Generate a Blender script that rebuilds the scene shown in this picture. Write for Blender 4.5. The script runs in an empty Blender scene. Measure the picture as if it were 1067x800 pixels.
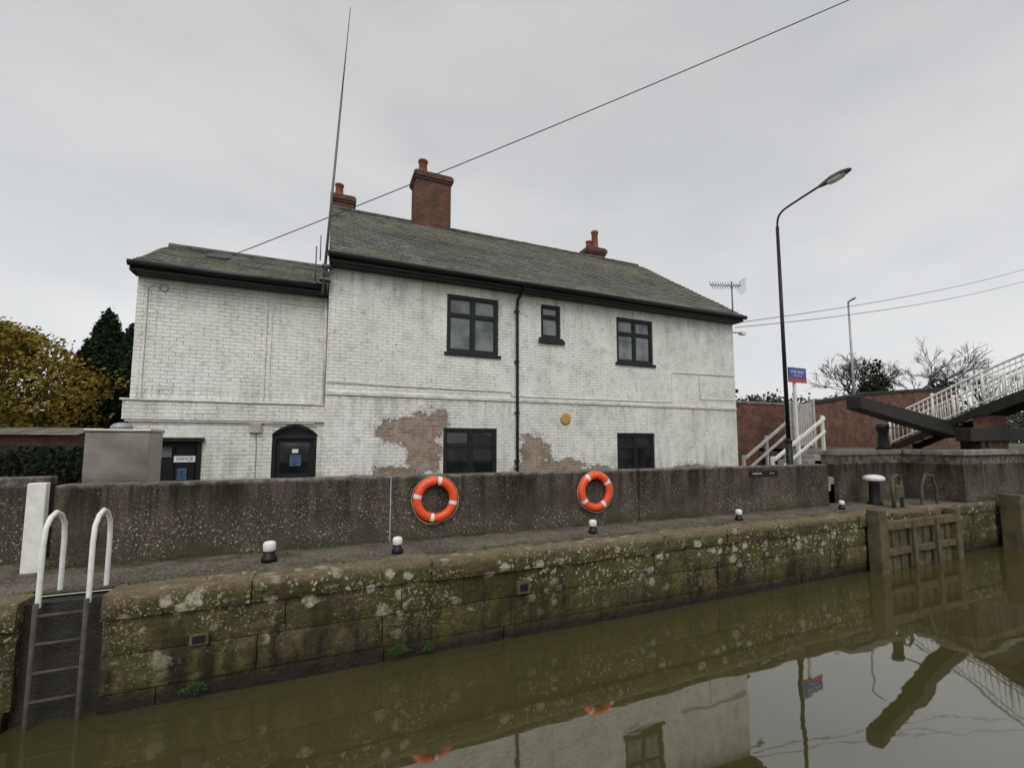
import bpy, bmesh, math, random
from mathutils import Vector, Matrix, noise as mn
random.seed(7)
D=bpy.data; S=bpy.context.scene
S.view_settings.view_transform='Standard'; S.view_settings.look='None'; S.view_settings.exposure=0

# ---------------------------------------------------------------- helpers
def link(o,parent=None):
    S.collection.objects.link(o)
    if parent: o.parent=parent
    return o
def empty(name):
    o=D.objects.new(name,None); o.empty_display_size=.2
    return link(o)
def mk(name,vs,fs,mat,parent=None,smooth=False,bevel=0):
    me=D.meshes.new(name); me.from_pydata([tuple(v) for v in vs],[],fs); me.update()
    if mat: me.materials.append(mat)
    if smooth:
        for p in me.polygons: p.use_smooth=True
    o=D.objects.new(name,me)
    if bevel:
        b=o.modifiers.new('b','BEVEL'); b.width=bevel; b.segments=2; b.limit_method='ANGLE'
    return link(o,parent)
BF=[(0,3,2,1),(4,5,6,7),(0,1,5,4),(1,2,6,5),(2,3,7,6),(3,0,4,7)]
def bv(x0,x1,y0,y1,z0,z1):
    return [(x0,y0,z0),(x1,y0,z0),(x1,y1,z0),(x0,y1,z0),(x0,y0,z1),(x1,y0,z1),(x1,y1,z1),(x0,y1,z1)]
def box(name,x0,x1,y0,y1,z0,z1,mat,parent=None,bevel=0):
    return mk(name,bv(x0,x1,y0,y1,z0,z1),BF,mat,parent,bevel=bevel)
def boxes(name,lst,mat,parent=None,bevel=0):
    vs=[];fs=[]
    for b in lst:
        n=len(vs); vs+=bv(*b); fs+=[tuple(i+n for i in f) for f in BF]
    return mk(name,vs,fs,mat,parent,bevel=bevel)
def cyl_data(p0,p1,r0,r1,seg=12,base=0):
    p0=Vector(p0);p1=Vector(p1);d=(p1-p0).normalized()
    a=d.orthogonal().normalized();b=d.cross(a)
    vs=[];fs=[]
    for p,r in((p0,r0),(p1,r1)):
        for i in range(seg):
            t=2*math.pi*i/seg; vs.append(p+a*math.cos(t)*r+b*math.sin(t)*r)
    for i in range(seg):
        j=(i+1)%seg; fs.append((base+i,base+j,base+seg+j,base+seg+i))
    fs.append(tuple(base+i for i in reversed(range(seg)))); fs.append(tuple(base+seg+i for i in range(seg)))
    return vs,fs
def cyls(name,lst,mat,parent=None,seg=12,smooth=True):
    vs=[];fs=[]
    for (p0,p1,r0,r1) in lst:
        v,f=cyl_data(p0,p1,r0,r1,seg,len(vs)); vs+=v; fs+=f
    o=mk(name,vs,fs,mat,parent)
    if smooth:
        for p in o.data.polygons:
            if len(p.vertices)==4: p.use_smooth=True
    return o
def cyl(name,p0,p1,r0,r1,mat,parent=None,seg=16): return cyls(name,[(p0,p1,r0,r1)],mat,parent,seg)
def lathe(name,prof,cen,mat,parent=None,seg=24):
    vs=[];fs=[]
    for r,z in prof:
        for i in range(seg):
            t=2*math.pi*i/seg; vs.append((cen[0]+r*math.cos(t),cen[1]+r*math.sin(t),cen[2]+z))
    for k in range(len(prof)-1):
        for i in range(seg):
            j=(i+1)%seg; fs.append((k*seg+i,k*seg+j,(k+1)*seg+j,(k+1)*seg+i))
    fs.append(tuple(reversed(range(seg)))); fs.append(tuple((len(prof)-1)*seg+i for i in range(seg)))
    o=mk(name,vs,fs,mat,parent)
    for p in o.data.polygons:
        if len(p.vertices)==4: p.use_smooth=True
    return o
def tube(name,pts,r,mat,parent=None,cyclic=False,nurbs=False):
    cu=D.curves.new(name,'CURVE'); cu.dimensions='3D'; cu.bevel_depth=r; cu.bevel_resolution=3; cu.use_fill_caps=True
    sp=cu.splines.new('NURBS' if nurbs else 'POLY'); sp.points.add(len(pts)-1)
    for i,p in enumerate(pts): sp.points[i].co=(*p,1)
    sp.use_cyclic_u=cyclic
    if nurbs: sp.use_endpoint_u=True; sp.order_u=3; sp.resolution_u=8
    o=D.objects.new(name,cu); S.collection.objects.link(o)
    me=D.meshes.new_from_object(o); D.objects.remove(o)
    me.name=name
    if not me.materials: me.materials.append(mat)
    else: me.materials[0]=mat
    for p in me.polygons: p.use_smooth=True
    return link(D.objects.new(name,me),parent)
def text(name,s,loc,size,mat,parent=None,rot=(math.pi/2,0,0)):
    cu=D.curves.new(name,'FONT'); cu.body=s; cu.size=size; cu.extrude=.001; cu.align_x='CENTER'; cu.align_y='CENTER'
    o=D.objects.new(name,cu); S.collection.objects.link(o)
    me=D.meshes.new_from_object(o); D.objects.remove(o)
    if not me.materials: me.materials.append(mat)
    else: me.materials[0]=mat
    o=D.objects.new(name,me); o.location=loc; o.rotation_euler=rot
    return link(o,parent)

# ---------------------------------------------------------------- node DSL
class T:
    def __init__(s,name):
        s.m=D.materials.new(name); s.m.use_nodes=True; s.t=s.m.node_tree
        s.p=s.t.nodes['Principled BSDF']; s.out=s.t.nodes['Material Output']
        g=s.t.nodes.new('ShaderNodeNewGeometry'); s.pos=g.outputs['Position']; s.g=g
    def set(s,inp,v):
        if isinstance(v,bpy.types.NodeSocket): s.t.links.new(v,inp)
        elif isinstance(v,(tuple,list)) and len(v)==3 and inp.type=='RGBA': inp.default_value=(*v,1)
        else: inp.default_value=v
    def n(s,typ,ins={},**pr):
        nd=s.t.nodes.new(typ)
        for k,v in pr.items(): setattr(nd,k,v)
        for k,v in ins.items(): s.set(nd.inputs[k],v)
        return nd
    def noise(s,scale,detail=4,rough=.55,vec=None,dist=0):
        return s.n('ShaderNodeTexNoise',{'Vector':vec or s.pos,'Scale':scale,'Detail':detail,'Roughness':rough,'Distortion':dist}).outputs[0]
    def vor(s,scale,vec=None,feature='F1',out=0,rnd=1):
        return s.n('ShaderNodeTexVoronoi',{'Vector':vec or s.pos,'Scale':scale,'Randomness':rnd},feature=feature).outputs[out]
    def mth(s,op,a,b=0.0,c=None,clamp=False):
        ins={0:a,1:b}
        if c is not None: ins[2]=c
        return s.n('ShaderNodeMath',ins,operation=op,use_clamp=clamp).outputs[0]
    def mul(s,a,b): return s.mth('MULTIPLY',a,b)
    def mix(s,f,a,b,mode='MIX'):
        return s.n('ShaderNodeMix',{0:f,6:a,7:b},data_type='RGBA',blend_type=mode).outputs[2]
    def rng(s,v,a,b,c=0.,d=1.,smooth=False):
        return s.n('ShaderNodeMapRange',{'Value':v,'From Min':a,'From Max':b,'To Min':c,'To Max':d},interpolation_type='SMOOTHSTEP' if smooth else 'LINEAR').outputs[0]
    def sep(s,v=None):
        o=s.n('ShaderNodeSeparateXYZ',{0:v or s.pos}).outputs; return o[0],o[1],o[2]
    def comb(s,x,y,z): return s.n('ShaderNodeCombineXYZ',{0:x,1:y,2:z}).outputs[0]
    def scale(s,x,y,z,vec=None): return s.n('ShaderNodeVectorMath',{0:vec or s.pos,1:(x,y,z)},operation='MULTIPLY').outputs[0]
    def warp(s,scale,amt=.15,detail=3):
        nz=s.n('ShaderNodeTexNoise',{'Vector':s.pos,'Scale':scale,'Detail':float(detail)}).outputs[1]
        k=s.n('ShaderNodeVectorMath',{0:nz,'Scale':amt},operation='SCALE').outputs[0]
        return s.n('ShaderNodeVectorMath',{0:s.pos,1:k},operation='ADD').outputs[0]
    def wallvec(s,dz=0.0):
        x,y,z=s.sep(); return s.comb(s.mth('ADD',x,y),s.mth('ADD',z,dz),0.0)
    def brick(s,c1,c2,mc,w=.225,h=.075,mortar=.01,vec=None,bias=0,smooth=.1):
        b=s.n('ShaderNodeTexBrick',{'Vector':vec or s.wallvec(),'Color1':c1,'Color2':c2,'Mortar':mc,'Scale':1.0,'Mortar Size':mortar,'Mortar Smooth':smooth,'Bias':bias,'Brick Width':w,'Row Height':h})
        return b.outputs[0],b.outputs[1]
    def fin(s,col,rough=.8,height=None,dist=.01,metal=0,spec=None,strength=1):
        s.set(s.p.inputs['Base Color'],col); s.set(s.p.inputs['Roughness'],rough); s.set(s.p.inputs['Metallic'],metal)
        if spec is not None: s.p.inputs['Specular IOR Level'].default_value=spec
        if height is not None:
            b=s.n('ShaderNodeBump',{'Height':height,'Distance':dist,'Strength':strength}); s.t.links.new(b.outputs[0],s.p.inputs['Normal'])
        return s.m

def simple(name,col,rough=.6,metal=0,var=.25,scale=6,bump=0.002,spec=None):
    t=T(name); n1=t.noise(scale,5,.65); n2=t.noise(scale*8,3)
    c=t.mix(t.rng(n1,.3,.7),tuple(v*(1-var) for v in col),tuple(min(1,v*(1+var)) for v in col))
    return t.fin(c,t.rng(n2,.3,.7,max(0,rough-.1),min(1,rough+.1)),n2,bump,metal,spec=spec)

def painted_brick(name,patches):
    t=T(name); x,y,z=t.sep()
    wob=t.noise(1.7,3); wob2=t.noise(9,2)
    wv=t.comb(t.mth('ADD',t.mth('ADD',x,y),t.mul(wob2,.014)),t.mth('ADD',z,t.mth('ADD',t.mul(wob,.04),t.mul(wob2,.014))),0.0)
    bc,bf=t.brick((.84,.835,.80),(.79,.785,.75),(.64,.63,.58),vec=wv,mortar=.006,smooth=.9)
    big=t.noise(.8,6,.68); mid=t.noise(4,6,.72); fine=t.noise(28,4,.7)
    filled=t.rng(t.noise(1.3,4,.6),.40,.60,.05,.8)      # thick old paint hides the joints in places
    bc=t.mix(filled,bc,(.815,.81,.775))
    streak=t.noise(1,6,.72,vec=t.scale(4,4,.55)); streak2=t.noise(1,5,.7,vec=t.scale(10,10,1.1))
    c=t.mix(t.rng(big,.42,.66,0,.45),bc,(.52,.52,.45))
    c=t.mix(t.rng(mid,.52,.72,0,.65),c,(.35,.345,.28))
    hi=t.rng(z,3.9,5.5,.08,.85); lo=t.rng(z,1.9,.7,.0,1)
    band=t.mul(t.rng(z,2.68,2.60,0,1),t.rng(z,1.9,2.6,.2,1))
    amt=t.mth('MAXIMUM',t.mth('MAXIMUM',hi,lo),band)
    c=t.mix(t.mul(t.rng(streak,.48,.68,0,.75),amt),c,(.25,.26,.205))
    c=t.mix(t.mul(t.rng(streak2,.54,.70,0,.5),amt),c,(.21,.205,.165))
    chip=t.rng(t.noise(13,5,.75),.615,.66); c=t.mix(t.mul(chip,.75),c,(.20,.155,.115))
    rust=t.rng(t.noise(5,5,.75),.64,.70,0,.7); c=t.mix(rust,c,(.30,.24,.17))
    pits=t.rng(fine,.58,.72,0,.5); c=t.mix(pits,c,(.27,.255,.21))
    joint=t.mul(t.mul(bf,t.rng(t.noise(5,4,.6),.42,.62)),.6); c=t.mix(joint,c,(.24,.225,.18))
    hgt=t.mth('ADD',t.mul(t.mul(bf,t.rng(filled,.8,.2,.35,1)),-.8),t.mth('ADD',t.mul(fine,.6),t.mul(mid,1.2)))
    if patches:
        rc,rf=t.brick((.25,.10,.062),(.32,.20,.145),(.38,.36,.31),vec=wv,mortar=.013)
        v=t.noise(9,5,.7); rc=t.mix(t.rng(v,.46,.66,0,.9),rc,(.36,.35,.32)); rc=t.mix(t.rng(t.noise(3,4),.48,.64,0,.75),rc,(.19,.17,.11))
        nd=t.mul(t.mth('SUBTRACT',t.noise(3.4,9,.80),.5),3.4)
        best=None
        for (px,pz,rx,rz) in patches:
            a=t.mth('POWER',t.mth('ABSOLUTE',t.mth('DIVIDE',t.mth('SUBTRACT',x,px),rx)),2.)
            b=t.mth('POWER',t.mth('ABSOLUTE',t.mth('DIVIDE',t.mth('SUBTRACT',z,pz),rz)),2.)
            d=t.mth('SQRT',t.mth('ADD',a,b)); best=d if best is None else t.mth('MINIMUM',best,d)
        e=t.mth('ADD',best,nd)
        m=t.rng(e,1.0,.93); edge=t.rng(e,1.35,1.0)
        c=t.mix(t.mul(edge,.6),c,(.40,.38,.31)); c=t.mix(m,c,rc)
        hgt=t.mth('SUBTRACT',hgt,t.mul(m,1.4))
    return t.fin(c,.75,hgt,.014,spec=.3)

def redbrick(name,dark=1.0,moss=0.3,soot=.65):
    t=T(name)
    bc,bf=t.brick(tuple(v*dark for v in(.27,.085,.05)),tuple(v*dark for v in(.13,.055,.038)),tuple(v*dark for v in(.17,.14,.11)),mortar=.011)
    n1=t.noise(2.2,5,.7); n2=t.noise(20,4)
    c=t.mix(t.rng(n1,.38,.64,0,soot),bc,(.045,.035,.028)); c=t.mix(t.rng(t.noise(5,4),.58,.7,0,moss),c,(.22,.19,.13))
    c=t.mix(t.rng(n2,.48,.68,0,.5),c,(.05,.035,.025))
    return t.fin(c,.9,t.mth('ADD',t.mul(bf,-1.),t.mul(n2,.6)),.012,spec=.2)

def slate(name,dz,rowz,z0,ridge):
    t=T(name); x,y,z=t.sep()
    v=t.comb(x,t.mth('SUBTRACT',z,z0),0.)
    bc,bf=t.brick((.072,.075,.078),(.175,.175,.172),(.02,.02,.02),w=.27,h=rowz,mortar=.009,vec=v)
    n1=t.noise(1.1,6,.7); n2=t.noise(14,5,.7)
    c=t.mix(t.rng(n1,.42,.62,0,.65),bc,(.125,.118,.062))
    c=t.mix(t.rng(t.noise(.7,5,.7),.50,.64,0,.65),c,(.052,.053,.053))
    c=t.mix(t.rng(n2,.56,.66,0,.8),c,(.185,.17,.095))
    c=t.mix(t.rng(t.noise(18,4,.7),.585,.65,0,.85),c,(.35,.355,.30))
    up=t.mth('MAXIMUM',t.rng(z,z0+(ridge-z0)*.3,ridge,0,1),t.rng(z,z0+.5,z0,0,.8)); c=t.mix(t.mul(up,t.rng(t.noise(2.4,6,.7),.44,.58,0,.65)),c,(.24,.225,.15))
    return t.fin(c,.7,t.mth('ADD',t.mul(bf,-1),t.mul(n2,.5)),.008,spec=.25)

def floodwall_mat():
    t=T('weathered_concrete'); x,y,z=t.sep()
    sp=t.vor(55); sp2=t.noise(45,3,.7)
    big=t.noise(1.2,6,.7); st=t.noise(1,6,.7,vec=t.scale(4.5,4.5,.4)); st2=t.noise(1,5,.7,vec=t.scale(14,14,.9))
    c=t.mix(t.rng(big,.35,.65),(.045,.037,.028),(.105,.088,.068))
    c=t.mix(t.rng(sp2,.48,.68,0,.6),c,(.165,.14,.11))
    up=t.rng(z,.2,1.0,.15,.95)
    c=t.mix(t.mul(t.rng(st,.42,.58),up),c,(.017,.014,.0105))
    c=t.mix(t.mul(t.rng(st2,.50,.66,0,.7),up),c,(.014,.012,.010))
    wv=t.warp(12,.08)
    l1=t.rng(t.vor(19,vec=wv),.25,.19); l2=t.rng(t.vor(42,vec=wv),.30,.22)
    reg=t.rng(t.noise(1.7,4),.40,.54)
    lowm=t.rng(z,1.05,.15,.25,1)
    c=t.mix(t.mul(t.mul(t.mth('MAXIMUM',l1,t.mul(l2,.7)),reg),t.mul(lowm,.9)),c,(.42,.39,.32))
    c=t.mix(t.rng(z,.985,1.03,0,.65),c,t.mix(t.rng(t.noise(6,6,.7),.42,.6),(.09,.08,.06),(.30,.27,.22)))
    c=t.mix(t.mul(t.rng(z,.22,.0,0,.8),t.rng(t.noise(3,4),.35,.55)),c,(.045,.052,.018))
    return t.fin(c,.92,t.mth('ADD',t.mul(sp,.5),sp2),.014,spec=.2)

def lockstone():
    t=T('lock_stone'); x,y,z=t.sep()
    rnd=t.n('ShaderNodeAttribute',attribute_name='rnd').outputs['Fac']
    big=t.noise(.9,5,.7); med=t.noise(3.5,6,.72); fine=t.noise(32,4,.75); coarse=t.noise(11,5,.7)
    c=t.mix(rnd,(.046,.037,.019),(.135,.102,.056))
    c=t.mix(t.rng(med,.42,.60,0,.85),c,(.044,.050,.008))
    c=t.mix(t.rng(big,.45,.58,0,.6),c,(.090,.088,.018))
    c=t.mix(t.rng(coarse,.46,.66,0,.65),c,(.022,.019,.009))
    c=t.mix(t.rng(fine,.5,.72,0,.55),c,(.16,.135,.075))
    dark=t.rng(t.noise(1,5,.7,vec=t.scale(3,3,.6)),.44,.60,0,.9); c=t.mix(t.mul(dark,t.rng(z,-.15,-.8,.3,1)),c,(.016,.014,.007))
    wv=t.warp(5,.22,5)
    l1=t.rng(t.vor(4.2,vec=wv),.38,.27); l2=t.rng(t.vor(13,vec=wv),.33,.22); l3=t.rng(t.vor(30,vec=wv),.32,.24)
    l=t.mth('MAXIMUM',t.mul(l1,t.rng(t.noise(1.5,4),.50,.55)),t.mul(l2,t.rng(t.noise(.8,4),.46,.54)))
    l=t.mth('MAXIMUM',l,t.mul(l3,t.rng(t.noise(1.9,4),.46,.55,0,.8)))
    l=t.mul(l,t.rng(z,-1.0,-.35,.06,1.)); l=t.mul(l,t.rng(coarse,.36,.50,.25,1)); l=t.mul(l,t.rng(fine,.36,.5,.4,1))
    c=t.mix(t.mul(l,.92),c,(.47,.455,.35))
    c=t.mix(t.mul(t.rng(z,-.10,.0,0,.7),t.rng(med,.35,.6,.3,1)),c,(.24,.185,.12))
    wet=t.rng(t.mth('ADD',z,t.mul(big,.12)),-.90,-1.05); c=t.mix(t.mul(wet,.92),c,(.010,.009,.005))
    return t.fin(c,t.rng(wet,0,1,.88,.35),t.mth('ADD',t.mul(fine,.5),t.mth('ADD',t.mul(med,1.6),t.mul(coarse,.8))),.035,spec=.25)

def paving():
    t=T('quay_gravel'); x,y,z=t.sep()
    sp=t.vor(60,out=1); f=t.noise(60,4,.7); big=t.noise(1.1,6,.65)
    c=t.mix(t.rng(big,.38,.62),(.074,.062,.050),(.155,.13,.105))
    v=t.n('ShaderNodeSeparateColor',{0:sp}).outputs[0]
    c=t.mix(t.rng(v,.55,1,0,.8),c,(.29,.255,.22)); c=t.mix(t.rng(v,.40,.0,0,.7),c,(.03,.026,.022))
    edge=t.mth('MAXIMUM',t.rng(y,6.75,6.35,0,1),t.rng(y,7.0,7.3,0,1))
    c=t.mix(t.mul(t.rng(t.noise(4,6,.75),.44,.56),t.mul(edge,.8)),c,(.055,.062,.018))
    c=t.mix(t.rng(t.noise(2.2,6,.7),.52,.66,0,.6),c,(.21,.175,.135))
    return t.fin(c,.95,t.mth('ADD',f,t.mul(t.vor(60),1.)),.012,spec=.2)

def water_mat():
    t=T('canal_water')
    n=t.noise(.9,2,.4,vec=t.scale(.8,1.4,1)); n2=t.noise(5,2,.5,vec=t.scale(.6,1.4,1)); n3=t.noise(.22,3,.6)
    c=t.mix(t.rng(t.noise(.3,3),.3,.7),(.048,.044,.014),(.060,.053,.019))
    t.fin(c,.025,t.mth('ADD',n,t.mul(t.mul(n2,t.rng(n3,.4,.65,.02,.14)),1.)),.006)
    t.p.inputs['IOR'].default_value=2.55
    return t.m

def glass_mat(name,a,b):
    t=T(name); n=t.noise(2.2,3,.5)
    t.fin(t.mix(t.rng(n,.4,.6),a,b),.06,t.noise(1.5,1),.004); t.p.inputs['IOR'].default_value=1.7
    return t.m
def steel_mat():
    t=T('brushed_steel'); n=t.noise(1,5,.6,vec=t.scale(3,3,60)); n2=t.noise(2.2,4,.6)
    c=t.mix(t.rng(n2,.35,.65),(.28,.255,.23),(.40,.37,.335))
    return t.fin(t.mix(t.rng(n,.3,.7,0,.25),c,(.22,.20,.18)),t.rng(n2,.3,.7,.26,.42),n,.0004,1)

def leafmat(name,cols):
    t=T(name); rnd=t.n('ShaderNodeAttribute',attribute_name='rnd').outputs['Fac']  # leaf tone; tree crowns also carry painted light and shade in it
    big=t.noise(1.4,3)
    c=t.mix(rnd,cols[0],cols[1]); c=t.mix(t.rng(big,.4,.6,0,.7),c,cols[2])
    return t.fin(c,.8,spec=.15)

M={}
M['paint']=painted_brick('painted_brick',[(1.85,1.85,.72,.36),(2.15,1.35,.42,.5),(2.45,2.05,.25,.25),(4.95,1.3,.40,.45),(5.6,.87,.95,.24),(4.75,.8,.4,.25),(1.5,.85,.6,.18),(6.9,.8,.4,.16),(.9,.75,.4,.14),(10.3,.8,.8,.1)])
M['paintA']=painted_brick('painted_brick_annex',None)
M['brick']=redbrick('red_brick',.88,.2,.65); M['brickw']=redbrick('red_brick_wall',1.1,.5)
M['white']=simple('white_paint',(.72,.72,.68),.5,var=.14,scale=9)
M['ledge']=simple('ledge_paint',(.60,.595,.53),.6,var=.3,scale=5)
M['black']=simple('black_paint',(.010,.010,.011),.45,var=.3,spec=.3)
M['frame']=simple('window_frame_paint',(.011,.013,.016),.45,var=.3,spec=.3)
M['gutter']=simple('gutter_plastic',(.007,.007,.008),.4,spec=.3)
M['glass']=glass_mat('window_glass',(.045,.05,.055),(.15,.165,.17))
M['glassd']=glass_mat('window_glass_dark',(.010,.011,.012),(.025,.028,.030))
M['clay']=simple('terracotta',(.25,.085,.045),.8,var=.35,scale=5)
M['flood']=floodwall_mat(); M['stone']=lockstone(); M['pave']=paving(); M['water']=water_mat(); M['steel']=steel_mat()
M['galv']=simple('galvanised_steel',(.30,.31,.32),.5,.5,var=.15)
M['mast']=simple('mast_metal',(.13,.125,.12),.5,.3,var=.15)
M['rust']=simple('rusty_iron',(.060,.050,.040),.85,var=.4,scale=12)
M['recess']=simple('dark_recess_stone',(.020,.018,.012),.7,var=.6,scale=5,bump=.02)  # much darker stone colour for the core behind the ladder gap
M['orange']=simple('lifebuoy_orange',(.80,.085,.02),.42,var=.18,scale=12)
M['refl']=simple('reflective_tape',(.72,.73,.73),.4,var=.12)
M['rope']=simple('rope',(.62,.36,.22),.9)
M['oldwood']=simple('weathered_timber',(.085,.072,.036),.9,var=.55,scale=4,bump=.01)
M['darkwood']=simple('tarred_timber',(.020,.018,.015),.65,var=.4,scale=4,bump=.006,spec=.3)
M['greywood']=simple('grey_timber',(.38,.37,.34),.85,var=.25)
M['copse']=simple('coping_stone',(.21,.195,.16),.9,var=.5,scale=4,bump=.01)
M['blue']=simple('sign_blue',(.03,.06,.26),.4); M['red']=simple('sign_red',(.45,.03,.03),.4)
M['yellow']=simple('sign_yellow',(.50,.26,.05),.5)
M['bark']=simple('bark',(.075,.06,.05),.95,var=.35)
M['cable']=simple('cable',(.04,.04,.042),.6); M['concrete']=simple('pale_concrete',(.34,.33,.30),.9,var=.3,scale=3,bump=.006)
M['lensgl']=simple('lamp_lens',(.6,.6,.58),.25)
M['poster']=simple('poster_blue',(.04,.09,.16),.5,var=.6,scale=14)
M['grass']=simple('grass_ground',(.06,.075,.03),.95,var=.4,scale=.6)
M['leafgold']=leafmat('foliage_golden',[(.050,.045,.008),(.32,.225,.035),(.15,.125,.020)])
M['leafdark']=leafmat('foliage_conifer',[(.006,.012,.007),(.034,.055,.022),(.014,.024,.012)])
M['fern']=leafmat('foliage_fern',[(.015,.04,.010),(.06,.13,.025),(.03,.07,.015)])
M['twigs']=leafmat('distant_scrub',[(.05,.045,.035),(.11,.095,.07),(.07,.065,.045)])

# ---------------------------------------------------------------- camera
f=460.; W=1067.; p=math.atan(f/5420.); yaw=math.radians(23.011)
cam=D.cameras.new('camera'); co=D.objects.new('camera',cam); link(co)
cam.sensor_fit='HORIZONTAL'; cam.sensor_width=36; cam.lens=36*f/W; cam.shift_y=(421-400)/W; cam.clip_end=3000; cam.clip_start=.05
co.location=(0,0,1.6); co.rotation_euler=(math.pi/2+p,0,-yaw); S.camera=co

# ---------------------------------------------------------------- world
w=D.worlds.new('World'); S.world=w; w.use_nodes=True; nt=w.node_tree
class TW(T):
    def __init__(s,nt):
        s.t=nt; s.pos=nt.nodes.new('ShaderNodeTexCoord').outputs['Generated']
t=TW(nt); bg=nt.nodes['Background']
sky=t.n('ShaderNodeTexSky',sky_type='NISHITA',sun_disc=False,sun_elevation=math.radians(48),sun_rotation=math.radians(200),air_density=1.,dust_density=4.)
hs=t.n('ShaderNodeHueSaturation',{'Saturation':.2,'Value':.3,'Color':sky.outputs[0]})
x,y,z=t.sep()
cl=t.noise(2.0,6,.5,vec=t.scale(1,1,2.6)); 
grey=t.mix(t.rng(cl,.28,.72,smooth=True),(5.85,5.97,6.12),(7.0,7.08,7.15))
lowb=t.rng(z,0.,.62,1.08,.80); hib=t.rng(z,.74,1.0,0,.9); el=t.mth('ADD',lowb,hib)
g2=t.n('ShaderNodeVectorMath',{0:grey,'Scale':el},operation='SCALE').outputs[0]
tot=t.mix(1.0,g2,hs.outputs[0],'ADD')
nt.links.new(tot,bg.inputs[0]); bg.inputs[1].default_value=.1
sd=D.lights.new('sun','SUN'); sd.energy=1.15; sd.angle=math.radians(35); sd.color=(1,.97,.925)
so=D.objects.new('sun',sd); link(so)
az=math.radians(200); elv=math.radians(48)
dirv=Vector((math.sin(az)*math.cos(elv),math.cos(az)*math.cos(elv),math.sin(elv)))
so.rotation_euler=dirv.to_track_quat('Z','Y').to_euler(); so.location=(0,-5,20)

# ---------------------------------------------------------------- ground & water
QY=6.02; WZ=-1.18
mk('ground',[(-900,QY+.25,0),(900,QY+.25,0),(900,1500,0),(-900,1500,0),(-900,-900,0),(900,-900,0),(900,.6,0),(-900,.6,0)],[(0,1,2,3),(4,5,6,7)],M['grass'])
mk('water',[(-900,.7,WZ),(900,.7,WZ),(900,QY+.2,WZ),(-900,QY+.2,WZ)],[(0,1,2,3)],M['water'])
box('near_lock_wall',-60,60,.3,.75,-3,.02,M['stone'])
def sheet(name,x0,x1,y0,y1,z,mat,nx=60,ny=6,amp=.006):
    vs=[];fs=[]
    for j in range(ny+1):
        for i in range(nx+1):
            X=x0+(x1-x0)*i/nx; Y=y0+(y1-y0)*j/ny; vs.append((X,Y,z+amp*mn.noise(Vector((X*1.3,Y*1.3,0)))))
    for j in range(ny):
        for i in range(nx): a=j*(nx+1)+i; fs.append((a,a+1,a+nx+2,a+nx+1))
    return mk(name,vs,fs,mat)
sheet('quay_pavement',-30,15.3,QY+.3,11.,.012,M['pave'],180,20)

def blockwall(name,x0,x1,courses,yf,mat,gap=None):
    me=D.meshes.new(name); bm=bmesh.new(); lay=bm.verts.layers.float.new('rnd')
    for k,(za,zb,off,L) in enumerate(courses):
        X=x0-random.random()*L
        while X<x1:
            l=L*(.6+.8*random.random()); xa,xb=X,min(X+l,x1); X+=l
            segs=[(xa,xb)]
            if gap:
                if xb>gap[0] and xa<gap[1]:
                    segs=[]
                    if xa<gap[0]: segs.append((xa,gap[0]))
                    if xb>gap[1]: segs.append((gap[1],xb))
            for xa2,xb2 in segs:
                if xb2-xa2<.05: continue
                dy=(random.random()-.5)*.035; r=random.random(); dz=(random.random()-.5)*.014 if k==0 else 0
                n=max(1,int((xb2-xa2)/.08)); m=4
                g=.005
                grid=[]
                for j in range(m+1):
                    row=[]
                    for i in range(n+1):
                        xx=xa2+g+(xb2-xa2-2*g)*i/n; zz=za+g+(zb-za-2*g)*j/m+dz
                        edge=(i in(0,n)) or (j in (0,m))
                        q=mn.noise(Vector((xx*5,zz*5,k*3)))
                        d=.022*mn.noise(Vector((xx*3,zz*3,k)))+.012*mn.noise(Vector((xx*11,zz*11,k)))+((.014+.02*max(0,q)) if edge else 0)
                        v=bm.verts.new((xx,yf-off+dy+d,zz+((.010*mn.noise(Vector((xx*4,0,k)))-.012*max(0,mn.noise(Vector((xx*6,5,k))))) if j==m and k==0 else 0))); v[lay]=r; row.append(v)
                    grid.append(row)
                for j in range(m):
                    for i in range(n): bm.faces.new((grid[j][i],grid[j][i+1],grid[j+1][i+1],grid[j+1][i]))
                def strip(vs_):
                    back=[]
                    for v in vs_:
                        b=bm.verts.new((v.co.x,yf+.36,v.co.z)); b[lay]=r; back.append(b)
                    for i in range(len(vs_)-1): bm.faces.new((vs_[i],vs_[i+1],back[i+1],back[i]))
                strip(grid[m]); strip(list(reversed(grid[0]))); strip([grid[j][0] for j in reversed(range(m+1))]); strip([grid[j][n] for j in range(m+1)])
    bm.to_mesh(me); bm.free(); me.materials.append(mat)
    return link(D.objects.new(name,me))
LX0,LX1=-2.70,-2.05
courses=[(-.24,.022,.05,1.5),(-.62,-.24,0,1.35),(-1.0,-.62,.01,1.6),(-1.75,-1.0,.02,1.7)]
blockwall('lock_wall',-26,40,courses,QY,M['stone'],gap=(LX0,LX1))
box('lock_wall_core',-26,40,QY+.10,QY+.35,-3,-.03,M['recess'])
lad=empty('ladder'); la,lb=-2.57,-2.18
cyls('stiles',[((la,QY-.02,-2.2),(la,QY-.02,.0),.022,.022),((lb,QY-.02,-2.2),(lb,QY-.02,.0),.022,.022)],M['rust'],lad)
cyls('rungs',[((la,QY-.02,z),(lb,QY-.02,z),.016,.016) for z in [-.12-.27*i for i in range(6)]],M['rust'],lad)
for i,xx in enumerate((la,lb)):
    tube('grab_rail_%d'%(i+1),[(xx,QY+.02,-.05),(xx,QY+.02,.55),(xx,QY+.04,.72),(xx,QY+.12,.82),(xx,QY+.22,.86),(xx,QY+.32,.82),(xx,QY+.40,.72),(xx,QY+.42,.55),(xx,QY+.42,0)],.024,M['white'],lad)

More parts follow.
